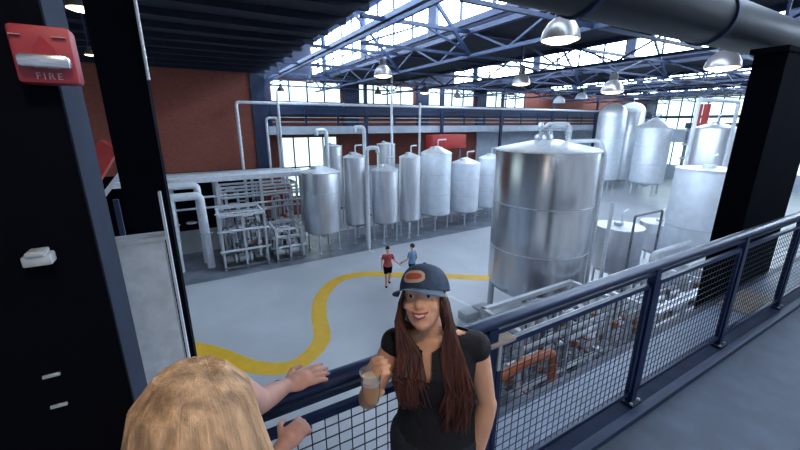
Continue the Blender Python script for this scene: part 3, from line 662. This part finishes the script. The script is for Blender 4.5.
# left gap: lamps and far things seen between the two near columns
pendant(82, 9, 13, 4.6, 'glowing lamp seen above the fire alarm at upper left')
pendant(90, 55, 4.5, 12, 'small glowing lamp seen just right of the fire alarm')
struct('window_22', MB().box((-8.99, 12, 7.2), (-8.95, 22, 9.1)), 'pane')
e = thing('stair_railing', (-3.2, 16, 0), 'red stair railing glimpsed between the two left columns', 'railing')
A = P(107, 190, 9.0); B = P(122, 170, 9.0)
MB().beam((A.x-.6, 9.0, A.z-.75), (B.x+.1, 9.0, B.z+.1), .08).build('rail_bar', 'pipe', e)
MB().beam((A.x-.6, 9.05, A.z-.35), (B.x-.1, 9.05, B.z+.5), .5, .3).build('side_panel', 'redpaint', e)
for dx in(-.4, .1): MB().beam((A.x+dx, 9.0, 0), (A.x+dx, 9.0, A.z-.2), .09).build('post', 'navy', e)
# ============================================================ PEOPLE
def solidify(mb, voxel, sm=3):
    me = mb.mesh('tmp'); o = bpy.data.objects.new('tmp', me); COL.objects.link(o)
    r = o.modifiers.new('r', 'REMESH'); r.mode = 'VOXEL'; r.voxel_size = voxel; r.use_smooth_shade = True
    s = o.modifiers.new('s', 'SMOOTH'); s.factor = .5; s.iterations = sm
    dg = bpy.context.evaluated_depsgraph_get(); out = bpy.data.meshes.new_from_object(o.evaluated_get(dg))
    bpy.data.objects.remove(o); bpy.data.meshes.remove(me)
    for p in out.polygons: p.use_smooth = True
    return out
def put(me, name, m, parent, keep=None):
    if keep:
        bm = bmesh.new(); bm.from_mesh(me); bmesh.ops.delete(bm, geom=[f for f in bm.faces if not keep(f.calc_center_median())], context='FACES'); bm.to_mesh(me); bm.free()
    me.name = name; me.materials.clear(); me.materials.append(M[m]); o = bpy.data.objects.new(name, me); COL.objects.link(o); o.parent = parent; return o
def hand(mb, wrist, d, n, side, curl=.5, L=.16, spread=.12, thumb=1.0):
    "d = direction of fingers, n = back-of-hand normal, side = direction to the thumb side"
    d = V(d).normalized(); n = V(n); n = (n-d*n.dot(d)).normalized(); s_ = V(side); s_ = (s_-d*s_.dot(d)-n*s_.dot(n)).normalized()
    pl_ = L*.5; c = V(wrist)
    R = Matrix((s_, n, d)).transposed()
    mb.ell(c+d*pl_*.52, (L*.24, L*.10, pl_*.62), R, 16, 10)
    mb.cap(c-d*.02, L*.13, c+d*pl_*.3, L*.15)
    for i, (u, ln) in enumerate(((.165, .42), (.055, .48), (-.055, .45), (-.16, .36))):
        b = c+d*pl_*.9+s_*(u*L); f = (d+s_*(u*spread*4)).normalized(); rr = L*.060; a = curl*.6; p = b-f*.02
        segs = [.5, .3, .25]
        for k, sg in enumerate(segs):
            ang = curl*(.35+.75*k); dirv = (f*math.cos(ang)-n*math.sin(ang)).normalized(); q = p+dirv*(ln*L*sg+(.02 if k == 0 else 0)); mb.cap(p, rr*(1-.1*k), q, rr*(.93-.1*k), 10); p = q
    b = c+d*pl_*.22+s_*L*.15; q = b+(s_*.75+d*.6-n*.25*thumb).normalized()*L*.26; q2 = q+(s_*.15+d*.9-n*.6*curl*thumb).normalized()*L*.2
    mb.cap(b, L*.075, q, L*.063, 10); mb.cap(q, L*.063, q2, L*.05, 10)
def headmb(mb, hc, R, k=1.0, sh=True):
    "head centre hc, R maps local (x right, -y forward, z up)"
    f = lambda x, y, z: V(hc)+R@(V((x, y, z))*k)
    mb.ell(f(0, .012, .030), (.075*k, .093*k, .088*k), R, 24, 16)
    mb.ell(f(0, -.018, -.030), (.060*k, .070*k, .088*k), R, 24, 16)
    mb.ell(f(0, -.052, -.096), (.021*k, .021*k, .017*k), R)
    mb.cap(f(-.040, -.01, -.055), .020*k, f(-.008, -.056, -.094), .016*k); mb.cap(f(.040, -.01, -.055), .020*k, f(.008, -.056, -.094), .016*k)
    for s in(-1, 1):
        mb.ell(f(s*.037, -.062, -.030), (.022*k, .018*k, .020*k), R)
        mb.cap(f(s*.012, -.083, .018), .009*k, f(s*.040, -.072, .018), .009*k)
        mb.ell(f(s*.075, .012, -.012), (.010*k, .020*k, .032*k), R)
    mb.cap(f(0, -.082, .010), .009*k, f(0, -.100, -.030), .013*k); mb.cap(f(-.012, -.088, -.033), .008*k, f(.012, -.088, -.033), .008*k)
    mb.cap(f(-.018, -.080, -.062), .009*k, f(.018, -.080, -.062), .009*k)
def face(parent, hc, R, k=1.0, smile=True):
    f = lambda x, y, z: V(hc)+R@(V((x, y, z))*k)
    for s in(-1, 1):
        e = MB().ell(f(s*.031, -.0745, .002), (.0135*k, .008*k, .0075*k), R).build('eye', 'eye', parent, off=V((0, 0, 0)))
        MB().ell(f(s*.031, -.0815, .002), (.0055*k, .003*k, .0062*k), R, 12, 8).build('iris', 'iris', e, off=V((0, 0, 0)))
        MB().tube([f(s*.016, -.088, .021), f(s*.032, -.086, .027), f(s*.048, -.074, .021)], [.0022, .0032, .0015], 8).build('eyebrow', 'dryhair', parent, off=V((0, 0, 0)))
    w = .029 if smile else .020
    up = [f(x*w, -.0905+.012*x*x, -.060+.010*x*x) for x in(-1, -.5, 0, .5, 1)]; lo = [f(x*w, -.0895+.013*x*x, -.072+.021*x*x) for x in(-1, -.5, 0, .5, 1)]
    mo = MB().tube(up, [.002, .0038, .0042, .0038, .002], 8).tube(lo, [.002, .0042, .005, .0042, .002], 8).build('lips', 'lips', parent, off=V((0, 0, 0)))
    if smile: MB().tube([f(x*w*.85, -.0895+.013*x*x, -.066+.015*x*x) for x in(-1, -.5, 0, .5, 1)], [.0015, .0052, .006, .0052, .0015], 8).build('teeth', 'teeth', parent, off=V((0, 0, 0)))
def frame(yaw, pitch, roll): return (Matrix.Rotation(yaw, 3, 'Z') @ Matrix.Rotation(roll, 3, 'Y') @ Matrix.Rotation(pitch, 3, 'X'))
def torso(mb, hip, sh, neck, w=1.0, g=0., upto=9):
    "hip, sh, neck: centre points"
    hip = V(hip); sh = V(sh); L = sh-hip
    S_ = [(-.08, .15, .105), (0, .165, .115), (.18, .150, .100), (.40, .120, .085), (.62, .135, .098), (.80, .148, .105), (.95, .150, .080), (1.02, .118, .062), (1.07, .07, .052)]
    mb.loft([(hip+L*t, (rx*w+g), (ry*w+g)) for t, rx, ry in S_]); 
# ---------------- woman in the cap
wx, wy = .645, .88; yaw = math.radians(-34)
W = thing('person', (wx, wy, DK), 'smiling woman in navy cap and black top leaning on the rail holding a cup', 'person', rz=yaw)
hipc = (.015, .02, .80); shc = (-.005, .0, 1.19); hc = V((-.045, -.030, 1.365)); HR = frame(math.radians(-8), math.radians(-27), math.radians(-6)); HK = .87
SL = V((-.138, 0, 1.175)); SR = V((.133, 0, 1.175))
EL = V((-.228, -.05, .985)); WL = V((-.198, -.165, 1.125)); ER = V((.185, .0, .945)); WR = V((.150, -.03, .72))
mb = MB(); torso(mb, hipc, shc, None, .86)
mb.cap((-.01, .005, 1.17), .044, (-.035, -.005, 1.30), .041)
for s, (a, b, c) in((-1, (SL, EL, WL)), (1, (SR, ER, WR))):
    mb.cap((s*.06, 0, 1.19), .043, a, .042); mb.cap(a, .044, (a+b)/2, .039); mb.cap((a+b)/2, .039, b, .032); mb.cap(b, .036, b+(c-b)*.35, .035); mb.cap(b+(c-b)*.35, .035, c, .023)
for s in(-1, 1):
    mb.cap((s*.055, .0, 1.08), .050, (s*.053, -.048, 1.05), .048)
    mb.cap((s*.070, .02, .78), .080, (s*.085, .01, .43), .055); mb.cap((s*.085, .01, .43), .052, (s*.085, .03, .08), .036); mb.cap((s*.085, .03, .04), .036, (s*.095, -.12, .03), .028)
headmb(mb, hc, HR, HK)
hand(mb, WL+V((0, -.008, .012)), (.03, -.35, .8), (-1, -.35, 0), (.25, -1, .3), curl=1.0, L=.155)
hand(mb, WR, (-.05, -.05, -1), (1, 0, 0), (0, -1, 0), curl=.5, L=.155)
put(solidify(mb, .0048, 4), 'body', 'skin', W)
face(W, hc, HR, HK)
# top: torso shell with cap sleeves and a keyhole opening at the neck
mb = MB(); torso(mb, (.015, .02, .80), shc, None, .87, .017)
for s, a, b in((-1, SL, EL), (1, SR, ER)):
    mb.cap((s*.06, 0, 1.19), .052, a, .051); mb.cap(a, .052, a+(b-a)*.04, .049); mb.cap((s*.055, .0, 1.08), .058, (s*.053, -.048, 1.05), .057)
kx = -.03
def keep_top(c):
    if c.z > 1.232: return False
    if c.y < 0 and abs(c.x-kx) < .016 and c.z > 1.10: return False
    if c.y < 0.03 and c.z > 1.185+.6*abs(c.x-kx) and abs(c.x-kx) < .08: return False
    if c.z < .74: return False
    return True
put(solidify(mb, .006, 3), 'black_top', 'blacktop', W, keep_top)
mb = MB(); mb.loft([((.015, .02, .66), .15, .11), ((.015, .02, .74), .168, .122), ((.015, .02, .82), .162, .116)])
for s in(-1, 1): mb.cap((s*.070, .02, .785), .094, (s*.085, .01, .43), .066); mb.cap((s*.085, .01, .43), .066, (s*.085, .03, .1), .055)
put(solidify(mb, .009, 2), 'trousers', 'darkpants', W)
for s in(-1, 1):
    mb = MB().ell((s*.092, -.04, .035), (.042, .125, .036)); put(solidify(mb, .006, 2), 'shoe', 'black', W)
# hair
def lock(mb, pts, r, n=6): mb.tube(pts, [r*.5]+[r]*(len(pts)-2)+[r*.25], n)
hr = random.Random(4); mb = MB()
f = lambda x, y, z: hc+HR@(V((x, y, z))*HK)
mb.ell(f(0, .022, .030), (.081*HK, .090*HK, .090*HK), HR, 28, 18)
mb.loft([((.00, .060, 1.06), .085, .030), ((-.02, .055, 1.20), .085, .034), ((-.04, .035, 1.34), .068, .052)])
for s in(-1, 1):
    for k in range(210):
        u = hr.random(); v = hr.random()
        p0 = f(s*(.050+.02*u), -.040+.10*v, .055-.03*u); p1 = f(s*(.079+.006*u), -.030+.085*v, -.02); p2 = f(s*(.086+.012*hr.random()), -.026+.075*v, -.085)
        bx_ = (-.088 if s < 0 else .075)+hr.uniform(-.040, .038)
        zz = hr.uniform(.90, 1.02) if s > 0 else hr.uniform(.99, 1.11)
        fy = -.100 if v < .7 else .07
        p3 = V((bx_*.95-.02*(s > 0), fy*.86, 1.175+hr.uniform(-.02, .02))); p4 = V((bx_+hr.uniform(-.015, .02), fy*1.08+hr.uniform(-.01, .01), (1.17+zz)/2)); p5 = V((bx_*.85+hr.uniform(-.025, .03), fy+hr.uniform(-.015, .02), zz))
        lock(mb, [p0, p1, p2, p3, p4, p5], hr.uniform(.0035, .0065))
mb.build('hair', 'brown_hair', W, off=V((0, 0, 0)))
# cup, held
cup = W.matrix_basis
Wm = Matrix.Translation(W.location) @ Matrix.Rotation(yaw, 4, 'Z')
cc = Wm @ (WL+V((.012, -.075, .020)))
C_ = thing('plastic_cup', cc-V((0, 0, .0)), 'clear plastic cup of amber beer held by the capped woman', 'cup')
c0 = C_.location
ks = .82; sc_ = lambda pr: [(a*ks, b*ks) for a, b in pr]
MB().lathe(sc_([(.026, 0), (.030, .03), (.037, .115), (.0385, .118), (.036, .115), (.029, .03), (.025, .003), (0, .003)]), c0, 28).build('cup_wall', 'cup', C_)
MB().lathe(sc_([(0, .005), (.0245, .006), (.028, .03), (.0325, .075), (0, .075)]), c0, 24).build('beer', 'beer', C_)
MB().lathe(sc_([(.0325, .075), (.0342, .092), (0, .094)]), c0, 24).build('foam', 'foam', C_)
# cap
K = thing('baseball_cap', W.location+Matrix.Rotation(yaw, 3, 'Z')@hc, 'navy baseball cap with cream and red front patch on the woman', 'cap', rz=yaw)
CR = HR @ Matrix.Rotation(math.radians(0), 3, 'X') @ Matrix.Rotation(math.radians(-14), 3, 'Z')
def cf(x, y, z): return CR@(V((x, y, z))*HK)
mb = MB(); n = 36; rows = 12; vs = []
for i in range(rows+1):
    a = PI/2*i/rows
    for j in range(n):
        w_ = 2*PI*j/n; rr = math.cos(a)**.8*(1-.012*abs(math.cos(3*w_))**12); front = max(0, -math.sin(w_))
        vs.append(cf(.0905*rr*math.cos(w_), .012+.106*rr*math.sin(w_), .024+.098*math.sin(a)*(1+.10*front*math.cos(a))))
mb.add(vs, [(i*n+j, i*n+(j+1) % n, (i+1)*n+(j+1) % n, (i+1)*n+j) for i in range(rows) for j in range(n)], True); 
vs2 = [v*.975+cf(0, 0, .0) for v in vs]; mb.add(vs2, [(i*n+j, (i+1)*n+j, (i+1)*n+(j+1) % n, i*n+(j+1) % n) for i in range(rows) for j in range(n)], True)
mb.build('crown', 'cap', K, off=V((0, 0, 0)))
# brim: curved plate with thickness
vs = []; nu, nv = 18, 7
for t_ in(0, -.0035):
    for i in range(nu+1):
        th = math.radians(200+140*i/nu)
        for j in range(nv+1):
            q = j/nv; ex = math.sin((i/nu)*PI)**.55*.072*q
            x = .089*math.cos(th)*(1+.10*q); y = .012+.104*math.sin(th)-ex*1.0
            z = .030-.26*abs(x)**1.4*2.0*(.5+.5*q)-.008*q
            vs.append(cf(x, y, z+t_))
N_ = (nu+1)*(nv+1); fs = []
for i in range(nu):
    for j in range(nv):
        a = i*(nv+1)+j; b = a+nv+1; fs += [(a, b, b+1, a+1), (N_+a, N_+a+1, N_+b+1, N_+b)]
for i in range(nu): a = i*(nv+1)+nv; b = a+nv+1; fs.append((a, b, N_+b, N_+a))
MB().add(vs, fs, True).build('brim', 'capbrim', K, off=V((0, 0, 0)))
def patch(w0, z0, z1, off, name, m, parent):
    vs = []; nu = 16
    for e in(0, .003):
        for i in range(nu+1):
            u = -1+2*i/nu; th = -PI/2+u*w0
            for zz in(z0, z1):
                k_ = 1-abs(u)**4*.6; zc = (z0+z1)/2; z = zc+(zz-zc)*k_; a = math.asin(min(.99, max(0, (z-.024)/.108)))
                rr = math.cos(a)**.8+off+e*8
                vs.append(cf(.0905*rr*math.cos(th), .012+.106*rr*math.sin(th), z))
    H_ = 2*(nu+1); fs = []
    for i in range(nu): a = 2*i; fs += [(a, a+2, a+3, a+1), (H_+a, H_+a+1, H_+a+3, H_+a+2), (a, H_+a, H_+a+2, a+2), (a+1, a+3, H_+a+3, H_+a+1)]
    return MB().add(vs, fs, True).build(name, m, parent, off=V((0, 0, 0)))
pt = patch(.48, .048, .092, .004, 'patch', 'patch', K); patch(.36, .060, .082, .034, 'stitching', 'patchred', pt)
MB().ell(cf(0, .012, .124), (.007, .007, .004)).build('button', 'cap', K, off=V((0, 0, 0)))
# ---------------- blonde woman seen from behind
bxx, byy = -.047, .60; yb_ = math.radians(165)
B_ = thing('person', (bxx, byy, DK), 'blonde woman seen from behind in pale pink resting one hand on the rail', 'person', rz=yb_)
Rb = Matrix.Rotation(yb_, 3, 'Z'); Rbi = Rb.inverted()
def wl(x, y, z): return Rbi@(V((x, y, z))-V((bxx, byy, DK)))     # world point -> her local frame
hb = V((0, -.01, 1.385)); HB = frame(0, math.radians(12), 0)
mb = MB(); torso(mb, (0, 0, .79), (0, 0, 1.19), None, .92); mb.cap((0, 0, 1.17), .047, (0, -.01, 1.32), .045)
hR = wl(.225, 1.035, 5.600); eR = wl(.14, .80, 5.56); sR = V((-.150, -.02, 1.11)); sL = V((.150, 0, 1.11))
wR = hR
hL_ = wl(.150, .885, 5.40); eL = V((.19, -.08, .88))
eL = wl(.02, .70, 5.33); sLw = sL
def wp(x, y, Y):
    q = P(x, y, Y); return wl(q.x, q.y, q.z)
sR = wp(232, 396, .69); eR = wp(258, 402, .84); wR = wp(286, 386, .985); sL = wl(-.17, .57, 5.66); eL = wl(-.14, .66, 5.44); hL_ = wp(282, 446, .87)
for s, (a, b, c) in((-1, (sR, eR, wR)), (1, (sL, eL, hL_))):
    mb.cap((s*.06, 0, 1.18), .045, a, .042); mb.cap(a, .044, b, .033); mb.cap(b, .033, b+(c-b)*.4, .031); mb.cap(b+(c-b)*.4, .031, c, .022)
for s in(-1, 1):
    mb.cap((s*.08, .02, .74), .08, (s*.08, .01, .41), .052); mb.cap((s*.08, .01, .41), .05, (s*.08, .03, .08), .035); mb.cap((s*.08, .03, .04), .036, (s*.09, -.11, .03), .028)
headmb(mb, hb, HB, .95)
Wd = lambda x, y, z: Rbi@V((x, y, z))
hand(mb, wR, Wd(1, .10, .02), Wd(-.05, -.35, 1), Wd(0, 1, 0), curl=.18, L=.15, spread=.17)
hand(mb, hL_, Wd(.9, .5, .1), Wd(-.2, -.6, .8), Wd(-.3, .6, .7), curl=.9, L=.14)
put(solidify(mb, .0048, 4), 'body', 'skin_pink', B_)
face(B_, hb, HB, .95, False)
mb = MB(); torso(mb, (0, 0, .79), (0, 0, 1.19), None, .92, .014)
for s, a, b in((-1, sR, eR), (1, sL, eL)): mb.cap((s*.06, 0, 1.18), .056, a, .056); mb.cap(a, .058, a+(b-a)*.5, .050)
put(solidify(mb, .007, 3), 'pink_top', 'pinktop', B_, lambda c: c.z < 1.25 and c.z > .68)
mb = MB(); mb.loft([((0, 0, .62), .14, .105), ((0, 0, .70), .165, .12), ((0, 0, .78), .155, .112)])
for s in(-1, 1): mb.cap((s*.08, .02, .73), .09, (s*.08, .01, .41), .064); mb.cap((s*.08, .01, .41), .064, (s*.08, .03, .1), .052)
put(solidify(mb, .009, 2), 'trousers', 'darkpants', B_)
for s in(-1, 1): put(solidify(MB().ell((s*.086, -.035, .035), (.042, .12, .036)), .006, 2), 'shoe', 'black', B_)
o_ = wR+Wd(-.022, -.004, 0); bd = (wR-eR).normalized(); Rm = V((0, 0, 1)).rotation_difference(bd).to_matrix()
MB().lathe([(.0235, -.004), (.0265, -.003), (.0265, .003), (.0235, .004), (.0235, -.004)], o_, 24, Rm).build('bracelet', 'black', B_, off=V((0, 0, 0)))['label'] = 'thin dark wrist band'
# hair falls over the back; she has long thick blonde hair
hr = random.Random(9); mb = MB(); f = lambda x, y, z: hb+HB@V((x, y, z))
mb.ell(f(0, .022, .034), (.085, .098, .090), HB, 28, 18)
mb.loft([((0, .085, 1.0), .09, .035), ((0, .09, 1.16), .094, .045), ((0, .07, 1.28), .09, .06), ((0, .035, 1.395), .088, .078)])
for k in range(380):
    a = hr.uniform(-.18, 1.18)*PI        # azimuth round the back, x = cos
    part = hr.uniform(-.01, .012); pts = [f(part+.012*math.cos(a), .0+.02*math.sin(a), .130)]
    for t_ in(.35, .7, 1.0):
        b = PI/2*(1-t_); rr = math.cos(b); pts.append(f(.089*rr*math.cos(a), .022+.102*rr*math.sin(a), .034+.096*math.sin(b)))
    j = hr.uniform(.95, 1.08); sp = 1+.18*abs(math.cos(a))
    ca, sa = math.cos(a), max(math.sin(a), -.15)
    pts.append(V((.090*ca*j*sp, .020+.100*sa*j, 1.315))); pts.append(V((.098*ca*j*sp, .03+.105*sa*j, 1.19))); pts.append(V((.100*ca*j*sp+hr.uniform(-.012, .012), .03+.10*sa*j+hr.uniform(-.01, .01), hr.uniform(.97, 1.06))))
    lock(mb, pts, hr.uniform(.003, .0085))
mb.build('hair', 'blonde', B_, off=V((0, 0, 0)))
# ---------------- two walkers down on the hall floor
def walker(loc, yaw, label, shirt, legm, hat, k=1.0, arm=1):
    T = thing('person', loc, label, 'person', rz=yaw); mb = MB()
    torso(mb, (0, 0, .92), (0, 0, 1.38), None, 1.05); mb.cap((0, 0, 1.36), .05, (0, 0, 1.5), .05)
    L = [((-.09, 0, .9), (-.09, -.16, .5), (-.09, -.05, .09)), ((.09, 0, .9), (.09, .08, .48), (.09, .28, .13))]
    for a, b, c in L: mb.cap(a, .09, b, .06); mb.cap(b, .058, c, .038); mb.cap(c, .036, V(c)+V((0, -.14, -.045)), .03)
    for s, e, w_ in((-1, (-.24, .06, 1.1), (-.25, -.03, .88)), (1, (.27, -.02, 1.12), (.42, -.14, 1.02))):
        mb.cap((s*.17, 0, 1.35), .05, e, .038); mb.cap(e, .037, w_, .026); hand(mb, w_, V(w_)-V(e), (s, 0, 0), (0, -1, 0), .4, .17)
    headmb(mb, V((0, 0, 1.61)), frame(0, 0, 0), 1.05)
    me = solidify(mb, .011, 2); put(me, 'body', 'skin', T)
    mb = MB(); torso(mb, (0, 0, .92), (0, 0, 1.38), None, 1.05, .022)
    for s, e in((-1, (-.24, .06, 1.1)), (1, (.27, -.02, 1.12))): mb.cap((s*.17, 0, 1.35), .062, V((s*.17, 0, 1.35)).lerp(V(e), .55), .055)
    put(solidify(mb, .012, 2), 'shirt', shirt, T, lambda c: c.z > .86 and c.z < 1.43)
    mb = MB().loft([((0, 0, .80), .17, .12), ((0, 0, .88), .185, .13), ((0, 0, .96), .165, .12)])
    for a, b, c in L: mb.cap(a, .105, V(a).lerp(V(b), .62), .09)
    put(solidify(mb, .012, 2), 'shorts', legm, T)
    for a, b, c in L: put(solidify(MB().ell(V(c)+V((0, -.06, -.05)), (.05, .14, .045)), .012, 1), 'shoe', 'black', T)
    MB().ell((0, .02, 1.66), (.088, .108, .10)).build('hair', hat, T, off=V((0, 0, 0)))
    T.scale = (k, k, k); return T
p = onz(388, 286, 0); walker((p.x, p.y, 0), math.radians(-20), 'person in red shirt and black shorts walking by the yellow line', 'redshirt', 'black', 'dryhair', .98)
p = onz(413, 283, 0); walker((p.x+.0, p.y+.1, 0), math.radians(-160), 'person in light blue shirt mostly hidden behind the cap', 'blueshirt', 'darkpants', 'dryhair', .97)

# ============================================================ CAMERA, LIGHT
cam = bpy.data.cameras.new('camera'); co = bpy.data.objects.new('camera', cam); COL.objects.link(co)
cam.sensor_width = 36; cam.lens = FPX/800*36; cam.clip_start = .02; cam.clip_end = 300
co.matrix_world = Matrix.Translation(E0) @ Matrix((RT, UP, -FW)).transposed().to_4x4()
S.camera = co
w = bpy.data.worlds.new('sky'); S.world = w; w.use_nodes = True
bg = w.node_tree.nodes['Background']; bg.inputs[0].default_value = (.66, .80, 1.0, 1); bg.inputs[1].default_value = .42
S.view_settings.view_transform = 'Standard'; S.view_settings.look = 'None'; S.view_settings.exposure = .25; S.view_settings.gamma = 1
